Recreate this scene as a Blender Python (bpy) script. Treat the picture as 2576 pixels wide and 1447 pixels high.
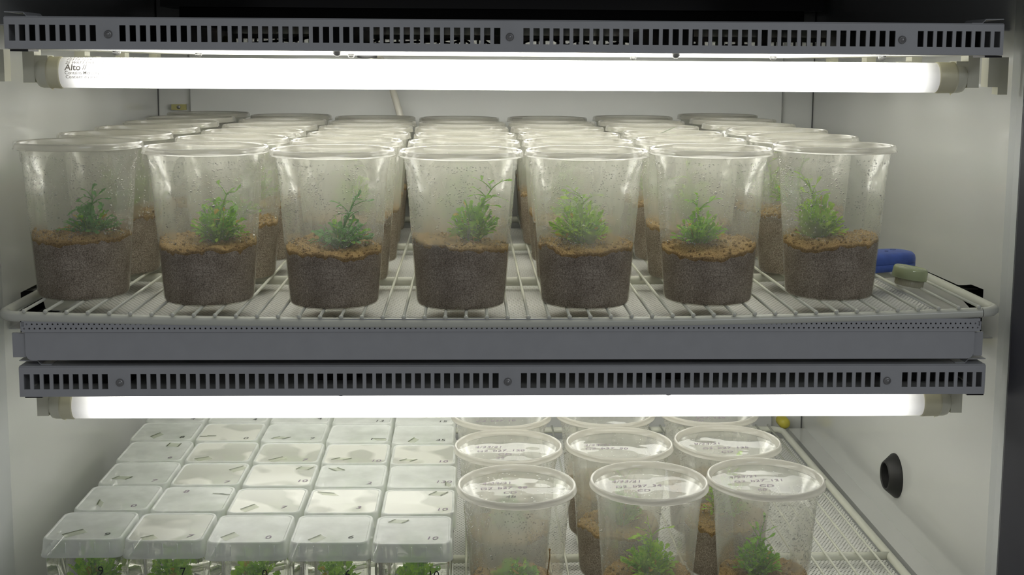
import bpy, math, random
from mathutils import Vector, Matrix, noise

random.seed(7)
PI = math.pi
sc = bpy.context.scene
for o in list(bpy.data.objects):
    bpy.data.objects.remove(o)
C = sc.collection
OZ = 1.45                                   # height of the camera above the cabinet's footing

# ------------------------------------------------------------------ camera
F_PX, CY, PITCH, YAW, ROLL = 3118.84, 550.35, math.radians(7.068), math.radians(1.989), math.radians(.358)
fwd = Vector((math.sin(YAW)*math.cos(PITCH), math.cos(YAW)*math.cos(PITCH), -math.sin(PITCH)))
rt = Vector((math.cos(YAW), -math.sin(YAW), 0)); up = rt.cross(fwd)
r2 = rt*math.cos(ROLL) + up*math.sin(ROLL); u2 = up*math.cos(ROLL) - rt*math.sin(ROLL)
cd = bpy.data.cameras.new('camera'); cam = bpy.data.objects.new('camera', cd); C.objects.link(cam)
M = Matrix((r2, u2, -fwd)).transposed().to_4x4(); M.translation = Vector((0, 0, OZ)); cam.matrix_world = M
cd.sensor_width = 36; cd.lens = 36*F_PX/2576; cd.shift_y = (CY-723.5)/2576; cd.clip_start = .02; cd.clip_end = 50
sc.camera = cam

# ------------------------------------------------------------------ world, exposure, room light
w = bpy.data.worlds.new('room_ambience'); sc.world = w; w.use_nodes = True
bg = w.node_tree.nodes['Background']; bg.inputs[0].default_value = (.96, .97, 1.0, 1); bg.inputs[1].default_value = .150
sc.view_settings.view_transform = 'Standard'; sc.view_settings.look = 'None'
sc.view_settings.exposure = 0; sc.view_settings.gamma = 1; sc.view_settings.use_curve_mapping = False
sc.cycles.transparent_max_bounces = 40; sc.cycles.max_bounces = 14; sc.cycles.diffuse_bounces = 12
sc.cycles.transmission_bounces = 12; sc.cycles.glossy_bounces = 5; sc.cycles.sample_clamp_indirect = 8
TUBE_POWER, LOWER_POWER = 5.0, 3.6
ld = bpy.data.lights.new('room_ceiling_lamp', 'AREA'); ld.shape = 'RECTANGLE'; ld.size = 1.2; ld.size_y = .3; ld.energy = 8.5; ld.color = (.9, .95, 1)
lo_ = bpy.data.objects.new('room_ceiling_lamp', ld); C.objects.link(lo_); lo_.location = (1.1, -1.6, OZ+1.1)
lo_.rotation_euler = (Vector((0, 1.2, OZ-.1))-lo_.location).to_track_quat('-Z', 'Y').to_euler()

# ------------------------------------------------------------------ materials
def nmat(name):
    m = bpy.data.materials.new(name); m.use_nodes = True; nt = m.node_tree
    for n in list(nt.nodes): nt.nodes.remove(n)
    out = nt.nodes.new('ShaderNodeOutputMaterial'); return m, nt, out
def nd(nt, typ, **kw):
    n = nt.nodes.new(typ)
    for k, v in kw.items():
        if k.startswith('i_'): n.inputs[k[2:].replace('_', ' ')].default_value = v
        else: setattr(n, k, v)
    return n
def c4(c): return (c[0], c[1], c[2], 1)
def L(nt, a, b): nt.links.new(a, b)
def ramp(nt, src, stops):
    r = nt.nodes.new('ShaderNodeValToRGB'); e = r.color_ramp.elements
    while len(e) > 1: e.remove(e[-1])
    e[0].position = stops[0][0]; e[0].color = c4(stops[0][1])
    for p, c in stops[1:]: x = e.new(p); x.color = c4(c)
    L(nt, src, r.inputs[0]); return r
def noise_n(nt, scale, detail=3, rough=.5, vec=None):
    n = nd(nt, 'ShaderNodeTexNoise'); n.inputs['Scale'].default_value = scale; n.inputs['Detail'].default_value = detail; n.inputs['Roughness'].default_value = rough
    L(nt, vec if vec else coord(nt), n.inputs['Vector']); return n
def coord(nt, inst=False):
    t = nd(nt, 'ShaderNodeTexCoord')
    return t.outputs['Object']
def paint(name, col, rough=.35, metal=0, spec=.5, var=.04, vscale=30, bump=0, bscale=200, coat=0):
    m, nt, out = nmat(name); b = nd(nt, 'ShaderNodeBsdfPrincipled')
    n = noise_n(nt, vscale, 4)
    r = ramp(nt, n.outputs['Fac'], [(.3, [x*(1-var) for x in col]), (.7, [min(1, x*(1+var)) for x in col])])
    L(nt, r.outputs[0], b.inputs['Base Color']); b.inputs['Roughness'].default_value = rough; b.inputs['Metallic'].default_value = metal
    b.inputs['Specular IOR Level'].default_value = spec; b.inputs['Coat Weight'].default_value = coat; b.inputs['Coat Roughness'].default_value = .05
    if bump:
        bn = noise_n(nt, bscale, 2); bp = nd(nt, 'ShaderNodeBump'); bp.inputs['Strength'].default_value = bump; bp.inputs['Distance'].default_value = .001
        L(nt, bn.outputs['Fac'], bp.inputs['Height']); L(nt, bp.outputs[0], b.inputs['Normal'])
    L(nt, b.outputs[0], out.inputs[0]); return m
M_WALL = paint('white_liner_paint', (.665, .675, .66), .085, spec=.6, var=.015, vscale=3)
M_JAMB = paint('white_door_jamb', (.58, .60, .61), .35, var=.02, vscale=5)
M_SEAM = paint('dark_corner_sealant', (.10, .10, .10), .6); M_SEAML = paint('grey_panel_seam', (.34, .34, .33), .5)
M_DARKTRIM = paint('charcoal_door_gasket', (.055, .055, .068), .6)
M_BLACK = paint('black_gloss_plastic', (.012, .012, .014), .18, spec=.5)
M_BLACKM = paint('black_rubber', (.02, .02, .02), .5)
M_STEEL = paint('grey_white_powder_coat', (.46, .47, .485), .36, var=.03, vscale=60)
M_PAN = paint('white_reflector_enamel', (.85, .85, .80), .3, var=.01)
M_WIRE = paint('cream_vinyl_coated_wire', (.70, .71, .62), .25, var=.02)
M_SCREW = paint('dull_zinc_screw', (.34, .34, .34), .4, metal=.7)
M_SOCK = paint('ivory_nylon_socket', (.70, .69, .56), .4, var=.03)
M_COLLAR = paint('yellowed_nylon_collar', (.72, .69, .50), .35, var=.03)
M_CABLE = paint('white_cable_sheath', (.72, .70, .62), .4)
M_YEL = paint('yellow_plastic', (.62, .55, .08), .4)
M_BRASS = paint('yellowed_bracket', (.42, .39, .16), .45)
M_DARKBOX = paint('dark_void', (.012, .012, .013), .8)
M_BLUE = paint('blue_rubberised_plastic', (.045, .10, .42), .42, var=.12, vscale=120)
M_INK = paint('black_marker_ink', (.02, .02, .022), .6)
M_INKF = paint('faded_marker_ink', (.14, .10, .15), .6)
M_GAL = paint('plain_sheet_rail', (.50, .50, .48), .35, metal=.2)

def perf_mat(name, px, py, rad):
    m, nt, out = nmat(name); b = nd(nt, 'ShaderNodeBsdfPrincipled'); b.inputs['Roughness'].default_value = .4
    sep = nd(nt, 'ShaderNodeSeparateXYZ'); L(nt, coord(nt), sep.inputs[0])
    def math_(op, a, bb=None, v=None):
        n = nd(nt, 'ShaderNodeMath', operation=op)
        if hasattr(a, 'links'): L(nt, a, n.inputs[0])
        else: n.inputs[0].default_value = a
        if bb is not None:
            if hasattr(bb, 'links'): L(nt, bb, n.inputs[1])
            else: n.inputs[1].default_value = bb
        return n.outputs[0]
    y = math_('DIVIDE', sep.outputs[1], py); row = math_('FLOOR', y); fy = math_('SUBTRACT', math_('SUBTRACT', y, row), .5)
    odd = math_('MULTIPLY', math_('MODULO', math_('ADD', row, 4000.0), 2.0), .5)
    x = math_('ADD', math_('DIVIDE', sep.outputs[0], px), odd); fx = math_('SUBTRACT', math_('FRACT', x), .5)
    dx = math_('MULTIPLY', fx, px); dy = math_('MULTIPLY', fy, py)
    d = math_('SQRT', math_('ADD', math_('MULTIPLY', dx, dx), math_('MULTIPLY', dy, dy)))
    hole = math_('LESS_THAN', d, rad)
    mix = nd(nt, 'ShaderNodeMixShader'); tr = nd(nt, 'ShaderNodeBsdfTransparent')
    b.inputs['Base Color'].default_value = (.88, .88, .86, 1)
    L(nt, hole, mix.inputs[0]); L(nt, b.outputs[0], mix.inputs[1]); L(nt, tr.outputs[0], mix.inputs[2]); L(nt, mix.outputs[0], out.inputs[0]); return m
M_PERF = perf_mat('perforated_white_sheet', .0045, .0039, .00102)

def plastic(name, fog_lo, fog_hi, col=(.84, .84, .78), wet=None, det=4, nscale=26, stretch=.3, rough=.09, gloss=1.0, wave=0, thr=(.35, .65), tint=(.97, .97, .95), dif=.5, wscale=22):
    m, nt, out = nmat(name)
    mp = nd(nt, 'ShaderNodeMapping'); mp.inputs['Scale'].default_value = (1, 1, stretch)
    oi = nd(nt, 'ShaderNodeObjectInfo'); ad = nd(nt, 'ShaderNodeVectorMath', operation='ADD')
    sc_ = nd(nt, 'ShaderNodeMath', operation='MULTIPLY'); sc_.inputs[1].default_value = 7.3; L(nt, oi.outputs['Random'], sc_.inputs[0])
    L(nt, coord(nt), ad.inputs[0]); L(nt, sc_.outputs[0], ad.inputs[1]); L(nt, ad.outputs[0], mp.inputs[0])
    n = noise_n(nt, nscale, det, .5, mp.outputs[0])
    mr = nd(nt, 'ShaderNodeMapRange'); mr.inputs['From Min'].default_value = thr[0]; mr.inputs['From Max'].default_value = thr[1]
    mr.inputs['To Min'].default_value = fog_lo; mr.inputs['To Max'].default_value = fog_hi; L(nt, n.outputs['Fac'], mr.inputs['Value'])
    fog = mr.outputs[0]
    if wet:                                  # the wall is wetted clear where the damp soil touches it
        sp = nd(nt, 'ShaderNodeSeparateXYZ'); L(nt, coord(nt), sp.inputs[0]); wr = nd(nt, 'ShaderNodeMapRange', interpolation_type='SMOOTHSTEP'); L(nt, sp.outputs[2], wr.inputs['Value'])
        wr.inputs['From Min'].default_value = wet[0]; wr.inputs['From Max'].default_value = wet[1]; wr.inputs['To Min'].default_value = wet[2]; wr.inputs['To Max'].default_value = 1
        mu = nd(nt, 'ShaderNodeMath', operation='MULTIPLY'); L(nt, fog, mu.inputs[0]); L(nt, wr.outputs[0], mu.inputs[1]); fog = mu.outputs[0]
    tr = nd(nt, 'ShaderNodeBsdfTransparent'); tr.inputs[0].default_value = c4(tint)
    df = nd(nt, 'ShaderNodeBsdfDiffuse'); df.inputs[0].default_value = c4(col)
    tl = nd(nt, 'ShaderNodeBsdfTranslucent'); tl.inputs[0].default_value = c4(col)
    m1 = nd(nt, 'ShaderNodeMixShader'); m1.inputs[0].default_value = 1-dif; L(nt, df.outputs[0], m1.inputs[1]); L(nt, tl.outputs[0], m1.inputs[2])
    m2 = nd(nt, 'ShaderNodeMixShader'); L(nt, fog, m2.inputs[0]); L(nt, tr.outputs[0], m2.inputs[1]); L(nt, m1.outputs[0], m2.inputs[2])
    gl = nd(nt, 'ShaderNodeBsdfGlossy'); gl.inputs['Roughness'].default_value = rough; gl.inputs[0].default_value = (1, 1, 1, 1)
    fr = nd(nt, 'ShaderNodeFresnel'); fr.inputs[0].default_value = 1.48
    fm = nd(nt, 'ShaderNodeMath', operation='MULTIPLY'); fm.inputs[1].default_value = gloss; fm.use_clamp = True; L(nt, fr.outputs[0], fm.inputs[0])
    m3 = nd(nt, 'ShaderNodeMixShader'); L(nt, fm.outputs[0], m3.inputs[0]); L(nt, m2.outputs[0], m3.inputs[1]); L(nt, gl.outputs[0], m3.inputs[2])
    if wave:
        wn = noise_n(nt, wscale, 2, .4, ad.outputs[0]); bp = nd(nt, 'ShaderNodeBump'); bp.inputs['Strength'].default_value = 1; bp.inputs['Distance'].default_value = wave
        L(nt, wn.outputs['Fac'], bp.inputs['Height'])
        for s in (gl, fr): L(nt, bp.outputs[0], s.inputs['Normal'])
    L(nt, m3.outputs[0], out.inputs[0]); return m
M_CUP = plastic('fogged_clear_cup_plastic', .17, .42, col=(.67, .67, .62), nscale=18, stretch=.3, dif=.34, gloss=.36, rough=.16, wet=(.050, .066, .30))
M_RIM = plastic('milky_rim_plastic', .40, .48, col=(.56, .545, .49), dif=.5, gloss=.6)
M_RIML = plastic('milkier_rim_plastic', .66, .74, col=(.66, .645, .585), dif=.5, gloss=.7)
M_LIDF = plastic('clear_lid_film', .12, .24, col=(.70, .71, .68), nscale=20, stretch=1, rough=.03, gloss=.42, wave=.0030, wscale=15)
M_LIDU = plastic('clear_lid_film_upper', .04, .12, col=(.6, .59, .54), nscale=20, stretch=1, rough=.05, gloss=.55)
M_BOXL = plastic('frosted_box_lid', .62, .74, col=(.84, .86, .85), nscale=40, stretch=1, rough=.16, gloss=.25, wave=.0006, wscale=30, dif=.56)
M_BOXLP = plastic('frosted_box_lid_with_painted_reflections', .58, .92, col=(.76, .76, .71), nscale=19, stretch=1, rough=.16, gloss=.45, wave=.0006, thr=(.47, .53), dif=.62, det=1)  # lighter noise blotches paint the tubes' reflections into the lid colour
M_BOXB = plastic('clear_polycarbonate', .06, .16, nscale=40, stretch=.4, rough=.02, gloss=1.3)
M_TAPE = plastic('pale_tape', .35, .45, col=(.50, .54, .42), gloss=.05, rough=.4)
M_TAPEE = paint('dark_green_tape_edge', (.06, .075, .035), .5)
M_CAPG = plastic('translucent_green_cap', .68, .80, col=(.74, .84, .50), dif=.6)
M_CAPP = plastic('translucent_pale_cap', .75, .85, col=(.72, .69, .54), dif=.6)

m, nt, out = nmat('condensation_droplets'); M_DROP = m
tr = nd(nt, 'ShaderNodeBsdfTransparent'); gl = nd(nt, 'ShaderNodeBsdfGlossy'); gl.inputs['Roughness'].default_value = .08
lw = nd(nt, 'ShaderNodeLayerWeight'); lw.inputs[0].default_value = .62
tr.inputs[0].default_value = (.80, .80, .80, 1)
mx = nd(nt, 'ShaderNodeMixShader'); L(nt, lw.outputs['Facing'], mx.inputs[0]); L(nt, tr.outputs[0], mx.inputs[1]); L(nt, gl.outputs[0], mx.inputs[2]); L(nt, mx.outputs[0], out.inputs[0])

def soil_mat(name, cols):
    m, nt, out = nmat(name); b = nd(nt, 'ShaderNodeBsdfPrincipled'); b.inputs['Roughness'].default_value = .9
    b.inputs['Specular IOR Level'].default_value = .1
    n1 = noise_n(nt, 900, 3, .7); n2 = noise_n(nt, 45, 3)
    r1 = ramp(nt, n1.outputs['Fac'], list(zip((.32, .5, .68), cols)))
    r2 = ramp(nt, n2.outputs['Fac'], [(.35, (.78, .76, .74)), (.65, (1, 1, 1))])
    mx = nd(nt, 'ShaderNodeMix', data_type='RGBA', blend_type='MULTIPLY'); mx.inputs[0].default_value = 1
    L(nt, r1.outputs[0], mx.inputs[6]); L(nt, r2.outputs[0], mx.inputs[7]); L(nt, mx.outputs[2], b.inputs['Base Color'])
    bp = nd(nt, 'ShaderNodeBump'); bp.inputs['Strength'].default_value = .8; bp.inputs['Distance'].default_value = .001
    L(nt, n1.outputs['Fac'], bp.inputs['Height']); L(nt, bp.outputs[0], b.inputs['Normal']); L(nt, b.outputs[0], out.inputs[0]); return m
M_SOIL = soil_mat('golden_crumb_soil', [(.16, .092, .036), (.36, .24, .105), (.56, .40, .20)])
M_SOILS = soil_mat('damp_packed_sand', [(.18, .15, .125), (.44, .375, .315), (.76, .67, .58)])
def leaf_mat(name, a, b_):
    m, nt, out = nmat(name)
    n = noise_n(nt, 90, 3); r = ramp(nt, n.outputs['Fac'], [(.35, a), (.65, b_)])
    d = nd(nt, 'ShaderNodeBsdfDiffuse'); t = nd(nt, 'ShaderNodeBsdfTranslucent'); L(nt, r.outputs[0], d.inputs[0]); L(nt, r.outputs[0], t.inputs[0])
    g = nd(nt, 'ShaderNodeBsdfGlossy'); g.inputs['Roughness'].default_value = .35
    m1 = nd(nt, 'ShaderNodeMixShader'); m1.inputs[0].default_value = .45; L(nt, d.outputs[0], m1.inputs[1]); L(nt, t.outputs[0], m1.inputs[2])
    m2 = nd(nt, 'ShaderNodeMixShader'); m2.inputs[0].default_value = .04; L(nt, m1.outputs[0], m2.inputs[1]); L(nt, g.outputs[0], m2.inputs[2])
    L(nt, m2.outputs[0], out.inputs[0]); return m
M_LEAF = leaf_mat('fresh_green_leaf', (.13, .36, .012), (.28, .58, .035))
M_LEAFB = leaf_mat('bluish_green_leaf', (.07, .26, .06), (.16, .40, .11))
M_LEAFY = leaf_mat('yellow_green_leaf', (.24, .48, .015), (.42, .66, .05))
M_DEAD = leaf_mat('yellowed_leaf', (.5, .35, .03), (.6, .45, .06))

def tube_mat(name, power):
    m, nt, out = nmat(name); e = nd(nt, 'ShaderNodeEmission'); e.inputs[0].default_value = (1, .995, .945, 1)
    sep = nd(nt, 'ShaderNodeSeparateXYZ'); L(nt, coord(nt), sep.inputs[0])
    ab = nd(nt, 'ShaderNodeMath', operation='ABSOLUTE'); L(nt, sep.outputs[0], ab.inputs[0])
    mr = nd(nt, 'ShaderNodeMapRange', interpolation_type='SMOOTHSTEP'); L(nt, ab.outputs[0], mr.inputs['Value'])
    mr.inputs['From Min'].default_value = .338; mr.inputs['From Max'].default_value = .400; mr.inputs['To Min'].default_value = power; mr.inputs['To Max'].default_value = .30
    L(nt, mr.outputs[0], e.inputs[1])
    d = nd(nt, 'ShaderNodeBsdfPrincipled'); d.inputs['Base Color'].default_value = (.8, .78, .74, 1); d.inputs['Roughness'].default_value = .2
    a = nd(nt, 'ShaderNodeAddShader'); L(nt, e.outputs[0], a.inputs[0]); L(nt, d.outputs[0], a.inputs[1]); L(nt, a.outputs[0], out.inputs[0]); return m
M_TUBE = tube_mat('glowing_phosphor_tube', TUBE_POWER); M_TUBEL = tube_mat('dimmer_phosphor_tube', LOWER_POWER)
m, nt, out = nmat('grey_tube_print'); M_PRINT = m
tr = nd(nt, 'ShaderNodeBsdfTransparent'); df = nd(nt, 'ShaderNodeBsdfDiffuse'); df.inputs[0].default_value = (.25, .22, .18, 1)
mx = nd(nt, 'ShaderNodeMixShader'); mx.inputs[0].default_value = .90; L(nt, tr.outputs[0], mx.inputs[1]); L(nt, df.outputs[0], mx.inputs[2]); L(nt, mx.outputs[0], out.inputs[0])

# ------------------------------------------------------------------ mesh helpers
class MB:
    def __init__(s): s.v = []; s.f = []; s.mi = []; s.sm = []
    def add(s, vs, fs, mi=0, smooth=False):
        b = len(s.v); s.v += [tuple(x) for x in vs]
        for f in fs: s.f.append([i+b for i in f]); s.mi.append(mi); s.sm.append(smooth)
    def box(s, x0, x1, y0, y1, z0, z1, mi=0):
        s.add([(x0, y0, z0), (x1, y0, z0), (x1, y1, z0), (x0, y1, z0), (x0, y0, z1), (x1, y0, z1), (x1, y1, z1), (x0, y1, z1)],
              [(0, 3, 2, 1), (4, 5, 6, 7), (0, 1, 5, 4), (1, 2, 6, 5), (2, 3, 7, 6), (3, 0, 4, 7)], mi)
    def lathe(s, prof, seg=48, c=(0, 0, 0), mi=0, smooth=True, cap0=False, cap1=False, axis='z', jit=None):
        vs = []; n = len(prof)
        for i, (r, z) in enumerate(prof):
            for k in range(seg):
                a = 2*PI*k/seg; x, y = r*math.cos(a), r*math.sin(a)
                p = {'z': (x, y, z), 'x': (z, x, y), 'y': (x, z, y)}[axis]
                vs.append((p[0]+c[0], p[1]+c[1], p[2]+c[2]))
        fs = []
        for i in range(n-1):
            for k in range(seg):
                k2 = (k+1) % seg; fs.append((i*seg+k, i*seg+k2, (i+1)*seg+k2, (i+1)*seg+k))
        if cap0: fs.append(tuple(reversed(range(seg))))
        if cap1: fs.append(tuple(range((n-1)*seg, n*seg)))
        s.add(vs, fs, mi, smooth)
    def tube(s, pts, r, seg=8, mi=0, caps=True, smooth=True):
        pts = [Vector(p) for p in pts]; n = len(pts); vs = []; ref = None
        rr = r if isinstance(r, (list, tuple)) else [r]*n
        for i, p in enumerate(pts):
            t = (pts[min(i+1, n-1)]-pts[max(i-1, 0)]).normalized()
            if ref is None: ref = Vector((0, 0, 1)) if abs(t.z) < .9 else Vector((1, 0, 0))
            a = t.cross(ref).normalized(); b = a.cross(t).normalized(); ref = b
            for k in range(seg):
                an = 2*PI*k/seg; vs.append(p+(a*math.cos(an)+b*math.sin(an))*rr[i])
        fs = [(i*seg+k, i*seg+(k+1) % seg, (i+1)*seg+(k+1) % seg, (i+1)*seg+k) for i in range(n-1) for k in range(seg)]
        if caps: fs += [tuple(reversed(range(seg))), tuple(range((n-1)*seg, n*seg))]
        s.add(vs, fs, mi, smooth)
    def sphere(s, c, r, seg=10, rings=6, mi=0, half=False, nrm=None, flat=1.0):
        prof = []
        for i in range(rings+1):
            a = (PI/2 if half else PI)*i/rings; prof.append((max(1e-6, r*math.sin(a)), r*math.cos(a)*flat))
        vs = []; q = Vector(nrm).to_track_quat('Z', 'Y') if nrm is not None else None
        for pr, z in prof:
            for k in range(seg):
                a = 2*PI*k/seg; p = Vector((pr*math.cos(a), pr*math.sin(a), z))
                if q: p = q @ p
                vs.append(p+Vector(c))
        fs = [(i*seg+k, (i+1)*seg+k, (i+1)*seg+(k+1) % seg, i*seg+(k+1) % seg) for i in range(rings) for k in range(seg)]
        s.add(vs, fs, mi, True)
    def rrect(s, prof, n=6, c=(0, 0, 0), mi=0, smooth=True, cap1=False, cap0=False):
        """stack of rounded-square rings; prof rows are (half width, corner radius, z)"""
        vs = []; per = 4*(n+1)
        for hw, cr, z in prof:
            for q, (sx, sy) in enumerate(((1, 1), (-1, 1), (-1, -1), (1, -1))):
                for k in range(n+1):
                    a = PI/2*(q+k/n); vs.append((sx*(hw-cr)+cr*math.cos(a)+c[0], sy*(hw-cr)+cr*math.sin(a)+c[1], z+c[2]))
        fs = [(i*per+k, i*per+(k+1) % per, (i+1)*per+(k+1) % per, (i+1)*per+k) for i in range(len(prof)-1) for k in range(per)]
        if cap0: fs.append(tuple(reversed(range(per))))
        if cap1: fs.append(tuple(range((len(prof)-1)*per, len(prof)*per)))
        s.add(vs, fs, mi, smooth)
    def mesh(s, name, mats):
        me = bpy.data.meshes.new(name); me.from_pydata(s.v, [], s.f); me.update()
        for mt in (mats if isinstance(mats, (list, tuple)) else [mats]): me.materials.append(mt)
        me.polygons.foreach_set('material_index', s.mi); me.polygons.foreach_set('use_smooth', s.sm); me.update(); return me
    def build(s, name, mats, parent=None, loc=None):
        return link(name, s.mesh(name, mats), parent, loc)
def link(name, me, parent=None, loc=None, rot=None):
    o = bpy.data.objects.new(name, me); C.objects.link(o)
    if parent: o.parent = parent
    if loc is not None: o.location = loc
    if rot is not None: o.rotation_euler = rot
    return o
def empty(name, loc=(0, 0, 0), rz=0):
    o = bpy.data.objects.new(name, None); C.objects.link(o); o.location = loc; o.rotation_euler = (0, 0, rz); o.empty_display_size = .02; return o
def tag(o, label, cat, group=None):
    o['label'] = label; o['category'] = cat
    if group: o['group'] = group
    return o
def struct(o): o['kind'] = 'structure'; return o
def text_mesh(body, size, name='t', bold=0.0, shear=0.0, sx=1.0):
    cu = bpy.data.curves.new(name, 'FONT'); cu.body = body; cu.size = size; cu.offset = bold; cu.shear = shear; cu.resolution_u = 3
    cu.align_x = 'LEFT'; o = bpy.data.objects.new(name, cu); C.objects.link(o)
    bpy.context.view_layer.update(); dg = bpy.context.evaluated_depsgraph_get()
    me = bpy.data.meshes.new_from_object(o.evaluated_get(dg)); bpy.data.objects.remove(o); bpy.data.curves.remove(cu)
    vs = [(v.co.x*sx, v.co.y) for v in me.vertices]; fs = [list(p.vertices) for p in me.polygons]; bpy.data.meshes.remove(me)
    return vs, fs
def Z(z): return z+OZ

# ------------------------------------------------------------------ the cabinet shell
XL, XR, YB = -.471, .529, 1.90
Z0, Z1 = -.80, .26
def side_wall(name, X, s, yfront, knots, zbot):
    """liner wall with the shelf slot cut through it; s=+1 right, -1 left; knots = [(y, ztop)...] of the slot"""
    b = MB(); ys = [yfront]+[k[0] for k in knots]+[YB]
    def q(y0, y1, za0, za1, zb0, zb1, mi=0, x=X, x2=None):
        b.add([(x, y0, Z(za0)), (x, y1, Z(za1)), (x, y1, Z(zb1)), (x, y0, Z(zb0))], [(0, 1, 2, 3) if s > 0 else (3, 2, 1, 0)], mi)
    q(ys[0], ys[1], Z0, Z0, Z1, Z1); q(ys[-2], ys[-1], Z0, Z0, Z1, Z1)
    for (ya, za), (yb, zb) in zip(knots, knots[1:]):
        q(ya, yb, za, zb, Z1, Z1); q(ya, yb, Z0, Z0, zbot, zbot)
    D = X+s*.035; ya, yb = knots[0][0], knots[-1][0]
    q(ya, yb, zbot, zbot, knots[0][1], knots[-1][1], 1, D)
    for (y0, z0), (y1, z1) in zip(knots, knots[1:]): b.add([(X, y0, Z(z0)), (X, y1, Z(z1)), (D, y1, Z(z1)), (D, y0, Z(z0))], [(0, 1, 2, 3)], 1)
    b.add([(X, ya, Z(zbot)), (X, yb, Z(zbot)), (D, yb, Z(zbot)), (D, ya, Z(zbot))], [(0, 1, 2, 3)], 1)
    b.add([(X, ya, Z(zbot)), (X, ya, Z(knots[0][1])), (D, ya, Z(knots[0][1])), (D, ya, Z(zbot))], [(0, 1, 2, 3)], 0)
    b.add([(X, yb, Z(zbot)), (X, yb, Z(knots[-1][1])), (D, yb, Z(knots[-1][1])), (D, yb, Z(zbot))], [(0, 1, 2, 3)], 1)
    X2 = X+s*.05   # outer skin of the wall
    b.add([(X2, yfront, Z(Z0)), (X2, YB, Z(Z0)), (X2, YB, Z(Z1)), (X2, yfront, Z(Z1))], [(3, 2, 1, 0) if s > 0 else (0, 1, 2, 3)], 0)
    return struct(b.build(name, [M_WALL, M_DARKBOX]))
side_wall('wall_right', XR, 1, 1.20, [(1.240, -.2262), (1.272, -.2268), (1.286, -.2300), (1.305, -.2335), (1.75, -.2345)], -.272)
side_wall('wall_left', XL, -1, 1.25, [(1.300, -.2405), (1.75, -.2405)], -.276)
b = MB(); b.box(XL-.05, XR+.05, YB, YB+.04, Z(Z0), Z(Z1)); b.box(-.421, .479, YB-.005, YB, Z(Z0), Z(Z1)); struct(b.build('wall_back', M_WALL))
b = MB(); b.box(XL-.05, XR+.05, 1.0, YB+.04, Z(Z0)-.03, Z(Z0)); struct(b.build('floor', M_WALL))
b = MB(); b.box(XL-.05, XR+.05, 1.12, YB+.04, Z(Z1), Z(Z1)+.03); struct(b.build('ceiling', M_WALL))
# splayed door jambs and the dark gasket / cabinet face
def prism(b, pts, z0, z1, mi=0):
    n = len(pts); vs = [(x, y, z0) for x, y in pts]+[(x, y, z1) for x, y in pts]
    b.add(vs, [tuple(reversed(range(n))), tuple(range(n, 2*n))]+[(i, (i+1) % n, n+(i+1) % n, n+i) for i in range(n)], mi)
b = MB(); prism(b, [(XR, 1.20), (.522, 1.170), (.496, 1.100), (.60, 1.100), (.60, 1.20)], Z(Z0), Z(Z1)); struct(b.build('trim_1', M_JAMB))
b = MB(); prism(b, [(.496, 1.0995), (.490, 1.084), (.500, 1.05), (.62, 1.05), (.62, 1.0995)], Z(Z0), Z(Z1)); struct(b.build('trim_2', M_DARKTRIM))
b = MB(); prism(b, [(XL, 1.25), (-.56, 1.25), (-.56, 1.08), (-.428, 1.08), (-.452, 1.17)], Z(Z0), Z(Z1)); struct(b.build('trim_3', M_JAMB))
b = MB(); b.box(-.56, .62, 1.04, 1.12, Z(.150), Z(.30)); struct(b.build('trim_5', M_DARKTRIM))  # unseen header, added to keep room light out of the top tier
# dark sealant lines in the back corners and faint panel seams
for i, (x0, x1, y) in enumerate(((XL, XL+.0016, YB-.0016), (XR-.0016, XR, YB-.0016), (-.4218, -.4208, YB-.0062), (.4788, .4798, YB-.0062))):
    b = MB(); b.box(x0, x1, y, y+.0014, Z(Z0), Z(Z1)); struct(b.build(f'trim_{6+i}', M_SEAM if i < 2 else M_SEAML))
# side ledge below the lower shelf, on the right wall
b = MB(); b.box(.503, XR, 1.12, 1.88, Z(-.600), Z(-.5650)); struct(b.build('trim_4', M_WALL))

# ------------------------------------------------------------------ upper dark tier: black housing on the back wall
t = tag(empty('evaporator_housing', (.036, 1.84, Z(.06))), 'wide black plastic housing on the back wall above the upper light fixture', 'housing')
b = MB(); b.box(-.478, .478, -.03, .055, .020, .26); b.build('cover', M_BLACK, t)
b = MB(); b.box(-.455, .455, -.012, .05, .003, .020); b.build('lower_lip', M_BLACKM, t)

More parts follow.
